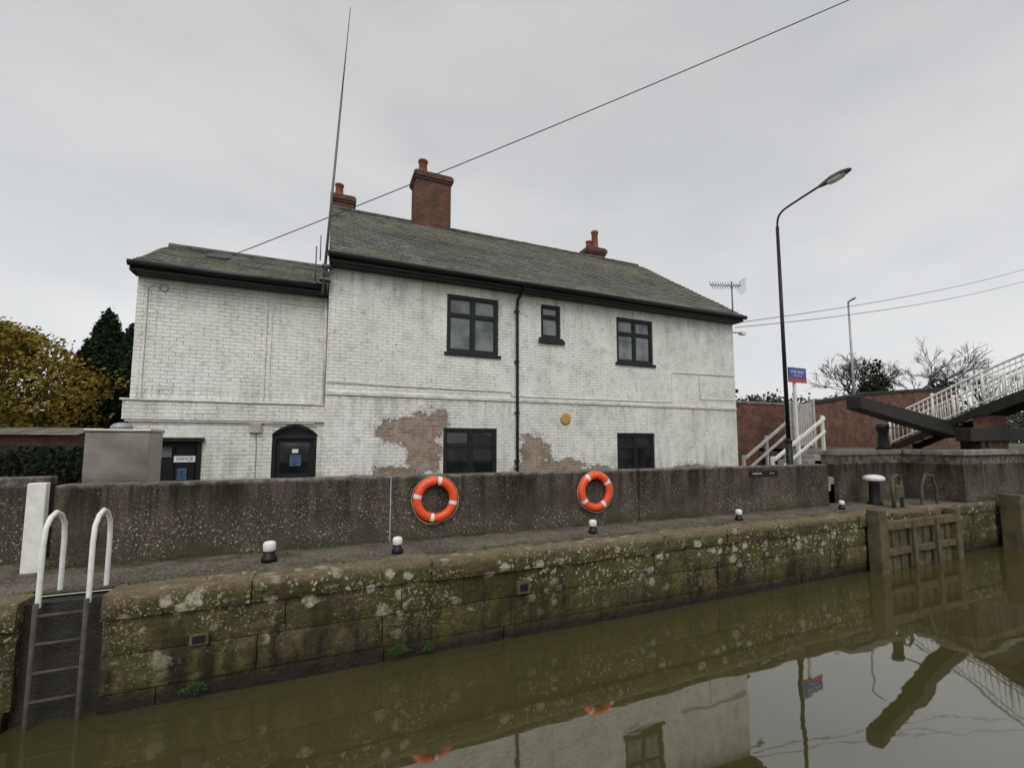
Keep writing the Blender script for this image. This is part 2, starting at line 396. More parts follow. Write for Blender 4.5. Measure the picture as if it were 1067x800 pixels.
def bollard(x,y,s=1.0):
    e=empty('mooring_bollard')
    lathe('base',[(.09*s,0),(.09*s,.05*s),(.07*s,.07*s),(.06*s,.13*s)],(x,y,.015),M['black'],e)
    lathe('cap',[(.062*s,.13*s),(.075*s,.145*s),(.075*s,.22*s),(.06*s,.245*s),(.02*s,.255*s)],(x,y,.015),M['white'],e)
for x_,y_,s_ in((-.62,6.81,1.05),(1.02,6.6,.9),(4.37,6.68,.9),(7.81,6.6,.85),(11.3,6.7,.8)): bollard(x_,y_,s_)
bb=empty('mooring_post')
lathe('shaft',[(.17,0),(.16,.05),(.12,.1),(.11,.5),(.13,.58)],(13.0,6.9,.01),M['black'],bb)
lathe('head',[(.15,.58),(.23,.61),(.23,.68),(.16,.73),(.03,.75)],(13.0,6.9,.01),M['white'],bb)

ft=empty('wall_fitting')
boxes('plates',[(2.62,2.82,QY-.06,QY+.02,-.58,-.40),(3.25,3.36,QY-.04,QY+.02,-.62,-.54),(-1.28,-1.1,QY-.04,QY+.02,-.62,-.50)],M['oldwood'],ft,.008)
boxes('sockets',[(2.66,2.78,QY-.065,QY-.05,-.54,-.44),(-1.25,-1.13,QY-.046,QY-.035,-.60,-.52)],M['black'],ft)

def leafcloud(name,mat,gen,n,size,parent=None,trunk=None):
    me=D.meshes.new(name); vs=[];fs=[];rn=[]
    for _ in range(n):
        r=gen()
        if r is None: continue
        pnt,shade=r; s=size*(.6+.8*random.random())
        a=Vector((random.gauss(0,1),random.gauss(0,1),random.gauss(0,1))).normalized(); b=a.orthogonal().normalized(); c=a.cross(b)
        k=len(vs); vs+= [pnt+b*s,pnt+c*s*.6,pnt-b*s,pnt-c*s*.6]; fs.append((k,k+1,k+2,k+3)); rn+=[min(1,max(0,shade+random.gauss(0,.15)))]*4
    me.from_pydata([tuple(v) for v in vs],[],fs); at=me.attributes.new('rnd','FLOAT','POINT')
    at.data.foreach_set('value',rn); me.materials.append(mat)
    return link(D.objects.new(name,me),parent)
for cx_,cz_,s_ in((-1.2,-1.10,.08),(.95,-1.08,.09),(1.35,-1.10,.05)):
    def gen():
        t_=random.random(); a=random.uniform(-1.3,1.3); r=s_*t_*1.8
        return Vector((cx_+math.sin(a)*r,QY-.05-.05*random.random()-.3*r,cz_+math.cos(a)*r*.9)),t_
    leafcloud('fern_plant',M['fern'],gen,160,.014)
def gweed():
    x=random.uniform(-3,11.5); k=mn.noise(Vector((x*1.9,3,0)))
    if k<.08: return None
    y=random.choice((7.48-.0217*(x+3.1)-.02-abs(random.gauss(0,.03)),QY+.36+random.gauss(0,.03)))
    h=abs(random.gauss(0,.018))*(1 if y>6.8 else .6)
    return Vector((x,y,.012+h)),random.random()
leafcloud('wall_foot_weeds',M['fern'],gweed,4200,.012)
def litter():
    x=random.uniform(-3,11.5); y=random.uniform(6.2,7.3)
    return Vector((x,y,.024)),random.random()
leafcloud('fallen_leaves',M['leafgold'],litter,260,.016)

# ---------------------------------------------------------------- flood wall
fw=empty('flood_wall')
FA=Vector((-3.13,7.48,0)); FB=Vector((11.62,7.16,0)); fd=(FB-FA).normalized(); fn=Vector((fd.y,-fd.x,0))
def fwp(s,d,z): v=FA+fd*s+fn*d; return (v.x,v.y,z)
def fbox(name,s0,s1,d0,d1,z0,z1,mat,parent,bevel=0):
    vs=[fwp(s0,d1,z0),fwp(s1,d1,z0),fwp(s1,d0,z0),fwp(s0,d0,z0),fwp(s0,d1,z1),fwp(s1,d1,z1),fwp(s1,d0,z1),fwp(s0,d0,z1)]
    return mk(name,vs,BF,mat,parent,bevel=bevel)
L=(FB-FA).length
joints=[0,4.15,9.0,L]
for i in range(3): fbox('panel_%d'%(i+1),joints[i]+.006,joints[i+1]-.006,-.32,0,-.1,1.045-.005*i,M['flood'],fw,.02)
for i,s_ in enumerate(joints[1:3]): fbox('joint_%d'%(i+1),s_-.008,s_+.008,-.30,-.004,-.05,1.03,M['greywood'] if i==0 else M['black'],fw)
box('white_wall_post',-3.33,-3.15,7.36,7.46,0,1.09,M['white'],None,.012)
sg=empty('name_sign')
fbox('board',12.05,12.95,.004,.02,.81,.93,M['black'],sg); 
s1=fwp(12.3,.022,.87); text('lettering','TOWN LOCK',s1,.055,M['refl'],sg)
s1=fwp(12.75,.022,.87); text('lettering_2','KEEP CLEAR',s1,.028,M['refl'],sg)
box('rear_flood_wall',-16,-3.45,8.0,8.35,-.1,1.12,M['flood'],None,.02)

def lifebuoy(s_,z,r0):
    e=empty('lifebuoy'); c=Vector(fwp(s_,.085,z)); R_=.30; r_=.072; N1=64; N2=14
    vs=[];fs=[]
    for i in range(N1):
        a=2*math.pi*i/N1
        for j in range(N2):
            b=2*math.pi*j/N2; rr=R_+r_*math.cos(b); vs.append(c+Vector((fd.x*rr*math.cos(a),fd.y*rr*math.cos(a),rr*math.sin(a)))+fn*(r_*.85*math.sin(b)))
    for i in range(N1):
        for j in range(N2): fs.append((i*N2+j,((i+1)%N1)*N2+j,((i+1)%N1)*N2+(j+1)%N2,i*N2+(j+1)%N2))
    o=mk('ring',vs,fs,M['orange'],e,True); o.data.materials.append(M['refl'])
    for i,pl in enumerate(o.data.polygons):
        seg=(i//N2+r0)%16
        if seg<2: pl.material_index=1
    pts=[]
    for i in range(64):
        a=2*math.pi*i/64; k=abs(math.sin(2*(a-r0*2*math.pi/64)))
        rr=R_+r_+.006+.016*k; pts.append(c+Vector((fd.x*rr*math.cos(a),fd.y*rr*math.cos(a),rr*math.sin(a)-.012*k)))
    tube('grab_rope',pts,.005,M['rope'],e,True)
    b=c-fn*.08
    tube('hook',[b+Vector((0,0,.28)),b+fn*.06+Vector((0,0,.225)),b+fn*.17+Vector((0,0,.225)),b+fn*.175+Vector((0,0,.28))],.01,M['black'],e)
lifebuoy(1.73+3.13,.655,3); lifebuoy(4.80+3.13,.66,11)

# ---------------------------------------------------------------- walls with openings
def wallop(name,x0,x1,z0,z1,y,ops,mat,parent,rev=.11):
    xs=sorted({x0,x1}|{o[0] for o in ops}|{o[1] for o in ops}); zs=sorted({z0,z1}|{o[2] for o in ops}|{o[3] for o in ops})
    vs=[];fs=[]
    def q(a): k=len(vs); vs.extend(a); fs.append((k,k+1,k+2,k+3))
    for i in range(len(xs)-1):
        for j in range(len(zs)-1):
            mx=(xs[i]+xs[i+1])/2; mz=(zs[j]+zs[j+1])/2
            if any(o[0]<mx<o[1] and o[2]<mz<o[3] for o in ops): continue
            q([(xs[i],y,zs[j]),(xs[i+1],y,zs[j]),(xs[i+1],y,zs[j+1]),(xs[i],y,zs[j+1])])
    for a,b,c,d in ops:
        q([(a,y,c),(a,y,d),(a,y+rev,d),(a,y+rev,c)]); q([(b,y,d),(b,y,c),(b,y+rev,c),(b,y+rev,d)])
        q([(a,y,d),(b,y,d),(b,y+rev,d),(a,y+rev,d)]); q([(a,y,c),(a,y+rev,c),(b,y+rev,c),(b,y,c)])
    return mk(name,vs,fs,mat,parent)
def window(name,a,b,c,d,y,parent,glass,cols=2,transom=.33,sill=True,small=False):
    yf=y+.035; fr=[]; t_=.075 if not small else .06
    fr+=[(a,a+t_,yf,yf+.07,c,d),(b-t_,b,yf,yf+.07,c,d),(a+t_,b-t_,yf,yf+.07,d-t_,d),(a+t_,b-t_,yf,yf+.07,c,c+t_)]
    xi=[a+t_+(b-a-2*t_)*i/cols for i in range(cols+1)]
    for x in xi[1:-1]: fr.append((x-.035,x+.035,yf+.002,yf+.06,c+t_,d-t_))
    zt=d-t_-(d-c-2*t_)*transom
    for i in range(cols):
        l=xi[i]+(.035 if i else 0); r=xi[i+1]-(.035 if i<cols-1 else 0)
        fr.append((l,r,yf+.004,yf+.058,zt-.028,zt+.028))
        for (za,zb) in((c+t_,zt-.028),(zt+.028,d-t_)):
            s=.032; fr+=[(l,l+s,yf+.012,yf+.05,za,zb),(r-s,r,yf+.012,yf+.05,za,zb),(l+s,r-s,yf+.012,yf+.05,zb-s,zb),(l+s,r-s,yf+.012,yf+.05,za,za+s)]
    boxes(name+'_frame',fr,M['frame'],parent,.004)
    vs=[];fs=[]
    for i in range(cols):
        for (za,zb) in((c,zt),(zt,d)):
            k=len(vs); e=random.uniform(-.008,.008); e2=random.uniform(-.008,.008)
            vs+=[(xi[i],yf+.04+e,za),(xi[i+1],yf+.04-e,za),(xi[i+1],yf+.04-e+e2,zb),(xi[i],yf+.04+e+e2,zb)]; fs.append((k,k+1,k+2,k+3))
    mk(name+'_glass',vs,fs,glass,parent)
    if sill: box(name+'_sill',a-.06,b+.06,y-.05,y+.09,c-.075,c-.002,M['frame'],parent,.008)

HY=10.2; house=empty('brick_house')
ops=[(2.63,3.96,3.74,5.17),(5.16,5.75,4.33,5.22),(7.56,8.86,3.84,5.15),(2.58,3.93,.75,1.92),(7.51,8.83,.75,1.84)]
wallop('front_wall',0,12.15,-.1,5.6,HY,ops,M['paint'],house)
RY=14.7; RZ=9.05
mk('side_walls',[(0,HY,-.1),(0,19.2,-.1),(0,19.2,5.6),(0,RY,RZ-.08),(0,HY,5.6),(12.15,HY,-.1),(12.15,19.2,-.1),(12.15,19.2,5.6),(12.15,RY,RZ-.08),(12.15,HY,5.6)],[(0,4,3,2,1),(5,6,7,8,9),(1,2,7,6)],M['paint'],house)
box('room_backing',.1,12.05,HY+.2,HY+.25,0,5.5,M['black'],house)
window('window_1',*ops[0],HY,house,M['glass'])
window('window_2',*ops[1],HY,house,M['glass'],cols=1,small=True)
window('window_3',*ops[2],HY,house,M['glass'])
window('window_4',*ops[3],HY,house,M['glassd'])
window('window_5',*ops[4],HY,house,M['glassd'])
box('small_sill',5.06,5.85,HY-.07,HY-.051,4.17,4.27,M['frame'],house,.01)
boxes('string_course',[(.0,12.15,HY-.035,HY-.002,2.60,2.68)],M['ledge'],house,.01)
tube('wall_cable',[(.02,HY-.02,2.88),(1.5,HY-.02,2.86),(4.3,HY-.02,2.84),(4.32,HY-.02,2.74),(8.9,HY-.02,2.76),(9.5,HY-.02,2.77),(9.52,HY-.02,3.66),(12.1,HY-.02,3.70)],.011,M['ledge'],house)
tube('wall_cable_2',[(10.6,HY-.02,3.7),(10.62,HY-.02,2.9),(12.1,HY-.02,2.92)],.009,M['ledge'],house)
lathe('oval_plaque',[(.13,0),(.15,.01),(.15,.03),(.12,.035)],(0,0,0),M['yellow'],house).matrix_local=Matrix.Translation((5.86,HY-.005,2.2))@Matrix.Rotation(math.radians(90),4,'X')
def roof_rows(name,xa,xb,y0,z0,y1,z1,rows,mat,parent,taper=0):
    vs=[];fs=[]; n=40
    dirn=Vector((0,y1-y0,z1-z0)); nrm=Vector((0,-(z1-z0),(y1-y0))).normalized()
    if nrm.z<0: nrm=-nrm
    for r in range(rows):
        a=r/rows; b=min(1,(r+1.25)/rows)
        for t_,lift in((a,-.02),(a,.024),(b,.002)):
            for i in range(n+1):
                X=xa+(xb-xa)*i/n; P=Vector((X,y0,z0))+dirn*t_+nrm*(lift+.03*mn.noise(Vector((X*.5,t_*4,1))))+nrm*(.009*mn.noise(Vector((X*5,r*3.1,2))) if lift>.01 else 0); vs.append(P)
        k=r*3*(n+1)
        for row in range(2):
            for i in range(n): a_=k+row*(n+1)+i; fs.append((a_,a_+1,a_+n+2,a_+n+1))
    return mk(name,vs,fs,mat,parent)
rows=26; rz=(RZ-5.62)/rows
M['slate']=slate('roof_slate',0,rz,5.62,RZ)
roof_rows('roof_front',-.03,12.25,9.86,5.62,RY,RZ,rows,M['slate'],house)
roof_rows('roof_back',-.03,12.25,19.54,5.62,RY,RZ,rows,M['slate'],house)
mk('roof_soffit',[(-.02,9.9,5.55),(12.24,9.9,5.55),(12.24,RY,RZ-.07),(-.02,RY,RZ-.07),(-.02,19.5,5.55),(12.24,19.5,5.55)],[(0,1,2,3),(3,2,5,4)],M['black'],house)
cyls('ridge_tiles',[((-.04+.448*i,RY,RZ-.02+.012*mn.noise(Vector((i*2.3,0,0)))),(-.04+.448*i+.44,RY,RZ-.015),.10,.088) for i in range(27)],simple('ridge_tile',(.075,.07,.066),.8),house,10)
box('fascia',-.03,12.24,9.86,9.90,5.42,5.60,M['gutter'],house)
box('eaves_board',-.01,12.2,9.902,HY-.002,5.40,5.44,M['gutter'],house)
cyl('gutter',(-.05,9.80,5.56),(12.28,9.80,5.54),.065,.065,M['gutter'],house)
mk('verge_board',[(12.26,9.86,5.50),(12.26,RY,RZ-.12),(12.26,RY,RZ+.0),(12.26,9.86,5.62)],[(0,1,2,3)],M['black'],house)
tube('downpipe',[(4.5,9.80,5.5),(4.5,9.84,5.4),(4.46,HY-.07,5.22),(4.45,HY-.07,5.0),(4.45,HY-.07,0)],.038,M['gutter'],house)
boxes('pipe_clips',[(4.39,4.51,HY-.08,HY-.003,z,z+.04) for z in(4.9,3.6,2.3,1.1)],M['gutter'],house)

def chimney(name,x0,x1,y0,y1,z0,z1,parent,pots,collar=True):
    boxes(name,[(x0,x1,y0,y1,z0,z1-.22)],M['brick'],parent,.01)
    boxes(name+'_collar',[(x0-.04,x1+.04,y0-.04,y1+.04,z1-.22,z1-.145),(x0-.075,x1+.075,y0-.075,y1+.075,z1-.145,z1-.0),(x0-.03,x1+.03,y0-.03,y1+.03,z1,z1+.07)],M['brick'],parent,.008)
    for i,(px,py,h,r) in enumerate(pots):
        lathe(name+'_pot_%d'%(i+1),[(r*1.15,0),(r*1.05,.05),(r*.9,h*.85),(r*1.1,h*.87),(r*1.12,h*.97),(r*.85,h),(r*.7,h*.98)],(px,py,z1+.06),M['clay'],parent)
chimney('chimney_1',2.55,3.75,14.2,15.0,8.2,10.62,house,[(2.85,14.6,.62,.15)])
boxes('chimney_1_flashing',[(2.5,3.8,14.13,14.199,8.55,8.74)],M['mast'],house,.01)
chimney('chimney_2',9.75,10.55,14.9,15.6,8.2,9.55,house,[(10.25,15.2,.85,.14),(9.95,15.2,.35,.12)])
chimney('chimney_3',.0,.72,16.3,17.,7.2,10.35,house,[(.22,16.65,.55,.14)])

ae=empty('tv_aerial')
cyl('pole',(11.95,10.0,5.4),(11.95,10.0,6.75),.022,.022,M['mast'],ae)
bd=Vector((.95,-.25,.03)).normalized(); c0=Vector((11.55,10.1,6.6))
cyl('boom',c0-bd*.35,c0+bd*.75,.016,.016,M['mast'],ae)
pr=Vector((.1,.5,.9)).normalized()
cyls('elements',[(c0+bd*(-.3+.09*i)-pr*(.17-.005*i),c0+bd*(-.3+.09*i)+pr*(.17-.005*i),.010,.010) for i in range(11)],M['mast'],ae,6)
cyls('reflector',[(c0+bd*.72+Vector((0,-.2,-.22+.07*k)),c0+bd*(.72+.05*abs(k-3))+Vector((0,.2,-.22+.07*k)),.008,.008) for k in range(7)],M['mast'],ae,6)
cb=empty('security_camera'); cyl('arm',(12.15,HY+.05,5.15),(12.5,HY-.05,5.15),.02,.02,M['galv'],cb); box('housing',12.42,12.62,HY-.12,HY+.02,5.08,5.18,M['white'],cb,.01)
cb=empty('wall_lamp'); box('backplate',12.152,12.2,10.25,10.4,3.2,3.35,M['black'],cb); box('lantern',12.2,12.36,10.25,10.4,3.18,3.3,M['black'],cb,.02)

# ---------------------------------------------------------------- annex
ax=empty('house_annex'); AY=10.5
aops=[(-3.05,-2.27,.0,1.62),(-1.0,-.14,.0,1.92)]
wallop('front_wall',-3.42,-.003,-.1,4.95,AY,aops,M['paintA'],ax,.16)
mk('side_walls',[(-3.42,AY,-.1),(-3.42,14.2,-.1),(-3.42,14.2,4.95),(-3.42,12.35,6.1),(-3.42,AY,4.95),(-.003,14.2,-.1),(-.003,14.2,4.95)],[(0,4,3,2,1),(1,2,6,5)],M['paintA'],ax)
boxes('band',[(-3.50,-.003,AY-.07,AY-.001,2.02,2.38)],M['paintA'],ax,.01)
boxes('band_ledge',[(-3.54,-.003,AY-.10,AY-.001,2.382,2.42)],M['ledge'],ax,.008)
boxes('band_lower',[(-3.46,-.2,AY-.05,AY-.001,1.98,2.018)],M['ledge'],ax,.008)
tube('blind_window_outline',[(-1.20,AY-.004,2.44),(-1.20,AY-.004,4.6),(-1.12,AY-.004,4.67),(-.2,AY-.004,4.68)],.018,M['ledge'],ax)
tube('blind_window_outline_2',[(-1.10,AY-.004,2.44),(-1.10,AY-.004,4.5),(-1.04,AY-.004,4.57),(-.2,AY-.004,4.58)],.013,M['ledge'],ax)
tube('wall_pipe',[(-3.1,AY-.015,4.7),(-3.25,AY-.015,4.6),(-3.25,AY-.015,2.44)],.012,M['ledge'],ax)
tube('vent_ring',[(-3.0+.07*math.cos(a*.523),AY-.01,4.62+.07*math.sin(a*.523)) for a in range(12)],.01,M['galv'],ax,True)
box('junction_box',-1.42,-1.2,AY-.09,AY-.002,1.78,1.98,M['concrete'],ax,.01)
tube('junction_cable_2',[(-1.3,AY-.02,1.78),(-1.28,AY-.02,1.5),(-1.28,AY-.02,.2)],.008,M['galv'],ax)
box('office_shutter',-3.05,-2.27,AY+.10,AY+.15,0,1.62,M['frame'],ax)
boxes('office_frame',[(-3.10,-3.03,AY-.03,AY+.1,0,1.62),(-2.29,-2.22,AY-.03,AY+.1,0,1.62),(-3.14,-2.18,AY-.12,AY+.06,1.6,1.68)],M['black'],ax,.006)
boxes('office_panels',[(-2.98,-2.68,AY+.07,AY+.098,.7,1.5),(-2.64,-2.34,AY+.07,AY+.098,.7,1.5)],M['black'],ax,.01)
box('office_sign',-2.68,-2.33,AY+.05,AY+.068,1.20,1.32,M['refl'],ax); text('office_lettering','OFFICE',(-2.505,AY+.047,1.26),.085,M['black'],ax)
box('office_poster',-2.62,-2.46,AY+.05,AY+.068,.86,1.08,M['poster'],ax)
boxes('office_window_lights',[(-3.0,-2.72,AY+.045,AY+.06,1.3,1.5)],M['glass'],ax)
n=16; arc=[(-1.0+.86*i/n,1.70+.22*math.sin(math.pi*i/n)**.8) for i in range(n+1)]
vs=[(x_,AY+.02,z_) for x_,z_ in arc]+[(x_,AY+.02,1.93) for x_,z_ in arc]
mk('arch_spandrel',vs,[(i,i+1,n+2+i,n+1+i) for i in range(n)],M['paintA'],ax)
tube('arch_trim',[(x_,AY-.0,z_+.03) for x_,z_ in arc],.022,M['black'],ax)
box('door',-1.0,-.14,AY+.13,AY+.16,0,1.92,M['frame'],ax)
boxes('door_frame',[(-1.0,-.93,AY+.04,AY+.128,0,1.9),(-.21,-.14,AY+.04,AY+.128,0,1.9),(-.93,-.21,AY+.04,AY+.128,1.66,1.72)],M['black'],ax,.005)
box('door_glass',-.85,-.29,AY+.11,AY+.128,.95,1.58,M['glassd'],ax); boxes('door_posters',[(-.66,-.44,AY+.095,AY+.108,1.08,1.32)],M['poster'],ax)
box('door_notice',-.62,-.50,AY+.095,AY+.108,1.36,1.44,M['refl'],ax)
M['slate2']=slate('annex_slate',0,.086,4.95,6.15)
roof_rows('roof_front',-3.47,-.08,10.2,4.97,12.35,6.17,14,M['slate2'],ax)
roof_rows('roof_back',-3.47,-.08,14.5,4.97,12.35,6.17,14,M['slate2'],ax)
mk('roof_soffit',[(-3.45,10.22,4.92),(-.02,10.22,4.92),(-.02,12.35,6.1),(-3.45,12.35,6.1),(-3.45,14.45,4.92),(-.02,14.45,4.92)],[(0,1,2,3),(3,2,5,4)],M['black'],ax)
cyls('ridge_tiles',[((-3.48+.43*i,12.35,6.15),(-3.48+.43*i+.42,12.35,6.155),.09,.08) for i in range(8)],simple('ridge_tile_annex',(.09,.085,.08),.8),ax,10)
box('fascia',-3.46,-.07,10.18,10.22,4.80,4.97,M['gutter'],ax); cyl('gutter',(-3.47,10.12,4.93),(-.05,10.12,4.92),.06,.06,M['gutter'],ax)
box('eaves_board',-3.45,-.02,10.222,AY-.002,4.79,4.82,M['gutter'],ax)
mk('rooflight',[(-2.55,11.4,5.72),(-2.15,11.4,5.72),(-2.15,11.75,5.92),(-2.55,11.75,5.92),(-2.55,11.4,5.62),(-2.15,11.4,5.62)],[(0,1,2,3),(4,5,1,0)],M['black'],ax)
cyl('corner_pipe',(-.06,AY-.06,5.0),(-.03,AY-.05,2.4),.03,.03,M['ledge'],ax)

ms=empty('radio_mast')
cyl('lower_pole',(-.13,10.02,4.75),(.12,10.12,9.5),.030,.023,M['mast'],ms); cyl('upper_whip',(.12,10.12,9.5),(.235,10.12,11.6),.016,.009,M['mast'],ms)
boxes('brackets',[(-.20,.02,10.0,10.2,5.05,5.09),(-.16,.02,10.0,10.2,5.35,5.39)],M['mast'],ms)
cyls('side_antennas',[((-.28,10.0,5.0),(-.28,10.0,5.75),.014,.014),((-.3,10.0,5.2),(.1,10.0,5.2),.014,.014),((-.2,10.0,5.45),(-.2,10.0,6.0),.012,.012)],M['mast'],ms)

cab=empty('steel_cabinet')
box('body',-3.26,-2.48,8.5,9.1,.0,1.74,M['steel'],cab,.01); box('lid',-3.28,-2.46,8.48,9.12,1.742,1.79,M['steel'],cab,.012)
lathe('flue_cap',[(.14,0),(.14,.05),(.10,.09),(.04,.11)],(-2.95,8.85,1.79),M['galv'],cab)

# ---------------------------------------------------------------- street lamp
sl=empty('street_lamp'); lx,ly=11.42,8.0
cyl('base_column',(lx,ly,0),(lx,ly,1.6),.085,.085,M['black'],sl); cyl('column',(lx,ly,1.6),(lx,ly,7.55),.055,.042,M['black'],sl)
cyl('collar',(lx,ly,1.58),(lx,ly,1.68),.092,.06,M['black'],sl)
tube('bracket_arm',[(lx,ly,7.5),(lx,ly,7.75),(lx+.01,ly-.12,7.93),(lx+.02,ly-.4,8.0),(lx+.04,ly-1.25,8.12)],.028,M['black'],sl,nurbs=True)
def shell(name,prof,mat,parent,mtx):
    vs=[];fs=[];N=14
    for (yy,wd,zb,zt) in prof:
        for i in range(N):
            a=2*math.pi*i/N; zz=math.sin(a); vs.append(mtx@Vector((wd*math.cos(a),yy,zt*zz if zz>0 else -zb*zz)))
    for k in range(len(prof)-1):
        for i in range(N): j=(i+1)%N; fs.append((k*N+i,k*N+j,(k+1)*N+j,(k+1)*N+i))
    fs.append(tuple(range(N))); fs.append(tuple(reversed([(len(prof)-1)*N+i for i in range(N)])))
    return mk(name,vs,fs,mat,parent,True)
mt=Matrix.Translation((lx+.04,ly-1.15,8.10))@Matrix.Rotation(math.radians(-3),4,'X')
shell('head',[(.02,.04,-.03,.04),(-.12,.08,-.045,.07),(-.3,.13,-.05,.10),(-.55,.13,-.04,.09),(-.7,.08,-.02,.05),(-.74,.03,-.01,.02)],M['mast'],sl,mt)
shell('lens',[(-.22,.09,-.09,-.02),(-.3,.115,-.11,-.02),(-.52,.11,-.10,-.02),(-.62,.06,-.06,-.02)],M['lensgl'],sl,mt)
sl2=empty('lamp_pole'); cyl('column',(28.8,16,1.3),(28.8,16,10),.08,.05,M['galv'],sl2); cyl('head',(28.8,15.95,10.0),(28.6,15.5,10.05),.05,.07,M['galv'],sl2)

# ---------------------------------------------------------------- raised platform on the right
PZ=1.38
pl=empty('raised_terrace')
poly=[(12.4,7.4),(15.3,7.4),(15.3,6.06),(90,6.06),(90,90),(14.6,90),(14.6,7.8),(12.4,7.8)]
vs=[(x_,y_,-.1) for x_,y_ in poly]+[(x_,y_,PZ-.12) for x_,y_ in poly]; n=len(poly)
mk('retaining_wall',vs,[(i,(i+1)%n,n+(i+1)%n,n+i) for i in range(n)]+[tuple(range(n,2*n))],M['flood'],pl)
mk('terrace_top',[(x_,y_,PZ-.02) for x_,y_ in poly],[tuple(range(n))],M['pave'],pl)
cop=[]
X=12.36
while X<15.2: l=min(.9,15.26-X); cop.append((X,X+l-.008,7.34,7.86,PZ-.14,PZ+random.uniform(-.005,.008))); X+=.9
X=15.24
while X<40: cop.append((X,X+.99,5.98,6.47,PZ-.14,PZ+random.uniform(-.005,.01))); X+=1.0
Y_=6.48
while Y_<7.3: cop.append((15.24,15.7,Y_,Y_+.42,PZ-.14,PZ)); Y_+=.43
boxes('coping',cop,M['copse'],pl,.02)
boxes('quay_steps',[(11.72+.17*i,12.395,7.5,8.3,0,.16+.17*i) for i in range(4)],M['concrete'],pl,.01)

stp=empty('staircase')
boxes('steps',[(12.25+.29*i,14.59,9.0,10.0,-.05,.17*(i+1)) for i in range(8)],M['concrete'],stp,.01)
def railing(name,parent,yy,x0,z0,x1,z1,h,mat,posts=4):
    def bar(h_,t_):
        vs=[]
        for (xx,zz) in((x0,z0),(x1,z1)):
            vs+=[(xx,yy-.03,zz+h_),(xx,yy+.03,zz+h_),(xx,yy+.03,zz+h_+t_),(xx,yy-.03,zz+h_+t_)]
        return vs
    vs=[];fs=[]
    for h_,t_ in((h-.09,.09),(h*.5,.07)):
        k=len(vs); vs+=bar(h_,t_); fs+=[(k,k+1,k+2,k+3),(k+7,k+6,k+5,k+4),(k,k+4,k+5,k+1),(k+1,k+5,k+6,k+2),(k+2,k+6,k+7,k+3),(k+3,k+7,k+4,k)]
    mk(name+'_bars',vs,fs,mat,parent)
    boxes(name+'_posts',[(x0+(x1-x0)*i/(posts-1)-.04,x0+(x1-x0)*i/(posts-1)+.04,yy+.032,yy+.11,z0+(z1-z0)*i/(posts-1)-.1,z0+(z1-z0)*i/(posts-1)+h+.04) for i in range(posts)],mat,parent,.006)
railing('near_rail',stp,8.92,12.1,.15,14.45,1.40,.98,M['white'],3)
railing('far_rail',stp,10.05,12.3,.15,14.45,1.40,.98,M['greywood'],3)
gt=empty('timber_gate')
boxes('pickets',[(14.7+.13*i,14.7+.13*i+.11,10.2,10.225,1.45,2.95+.03*math.sin(i)) for i in range(9)],M['greywood'],gt,.004)
boxes('rails',[(14.65,15.9,10.23,10.28,1.7,1.8),(14.65,15.9,10.23,10.28,2.6,2.7)],M['greywood'],gt)
boxes('posts',[(14.56,14.67,10.18,10.3,1.3,3.05),(15.9,16.02,10.18,10.3,1.3,3.1)],M['greywood'],gt,.01)
bw=empty('brick_wall'); box('wall',12.17,17.2,11.4,11.63,-.1,2.98,M['brickw'],bw); box('coping',12.17,17.25,11.36,11.67,2.982,3.06,M['copse'],bw,.015)
bw=empty('brick_wall')
mk('wall',[(x_,y_,z_) for (x_,z0_,z1_) in((17.2,-.1,2.9),(23,-.1,3.75),(31,-.1,4.4)) for y_ in(12.2,12.5) for z_ in(z0_,z1_)],
   [(0,4,5,1),(4,8,9,5),(2,3,7,6),(6,7,11,10),(1,5,7,3),(5,9,11,7),(0,1,3,2),(8,10,11,9)],M['brickw'],bw)
mk('coping',[(x_,y_,z_) for (x_,z0_,z1_) in((17.15,2.903,3.03),(23,3.753,3.88),(31.05,4.403,4.53)) for y_ in(12.14,12.56) for z_ in(z0_,z1_)],
   [(0,4,5,1),(4,8,9,5),(2,3,7,6),(6,7,11,10),(1,5,7,3),(5,9,11,7),(0,1,3,2),(8,10,11,9),(0,2,6,4),(4,6,10,8)],M['darkwood'],bw)
bw=empty('abutment_wall'); box('wall',20.5,26,9.6,9.9,1.3,2.5,M['brickw'],bw); box('coping',20.45,26.05,9.55,9.95,2.502,2.6,M['copse'],bw,.01)
fs_=empty('sale_board'); box('post',14.72,14.80,10.0,10.07,1.3,4.15,M['white'],fs_)
box('board',14.40,15.30,9.96,9.995,3.62,4.12,M['blue'],fs_,.004); box('board_stripe',14.40,15.30,9.952,9.958,3.60,3.74,M['red'],fs_)
text('lettering','FOR SALE',(14.85,9.955,3.97),.15,M['refl'],fs_); text('lettering_2','01636 555 010',(14.85,9.955,3.84),.07,M['refl'],fs_)

# ---------------------------------------------------------------- lock gates
def beam(name,p0,p1,w0,h0,w1,h1,mat,parent,bevel=.02):
    p0=Vector(p0);p1=Vector(p1); d=(p1-p0); s=Vector((d.y,-d.x,0)).normalized(); u=Vector((0,0,1)); vs=[]
    for P,w_,h_ in((p0,w0,h0),(p1,w1,h1)):
        vs+=[P-s*w_/2-u*h_/2,P+s*w_/2-u*h_/2,P+s*w_/2+u*h_/2,P-s*w_/2+u*h_/2]
    return mk(name,vs,[(0,1,2,3),(7,6,5,4),(0,4,5,1),(1,5,6,2),(2,6,7,3),(3,7,4,0)],mat,parent,bevel=bevel)
lg=empty('lock_gate')
beam('balance_beam',(11.3,6.3,2.50),(18.6,7.6,1.95),.30,.30,.42,.46,M['darkwood'],lg)
box('heel_post',18.35,18.75,6.9,7.3,-.5,1.75,M['darkwood'],lg,.02)
gl=[]
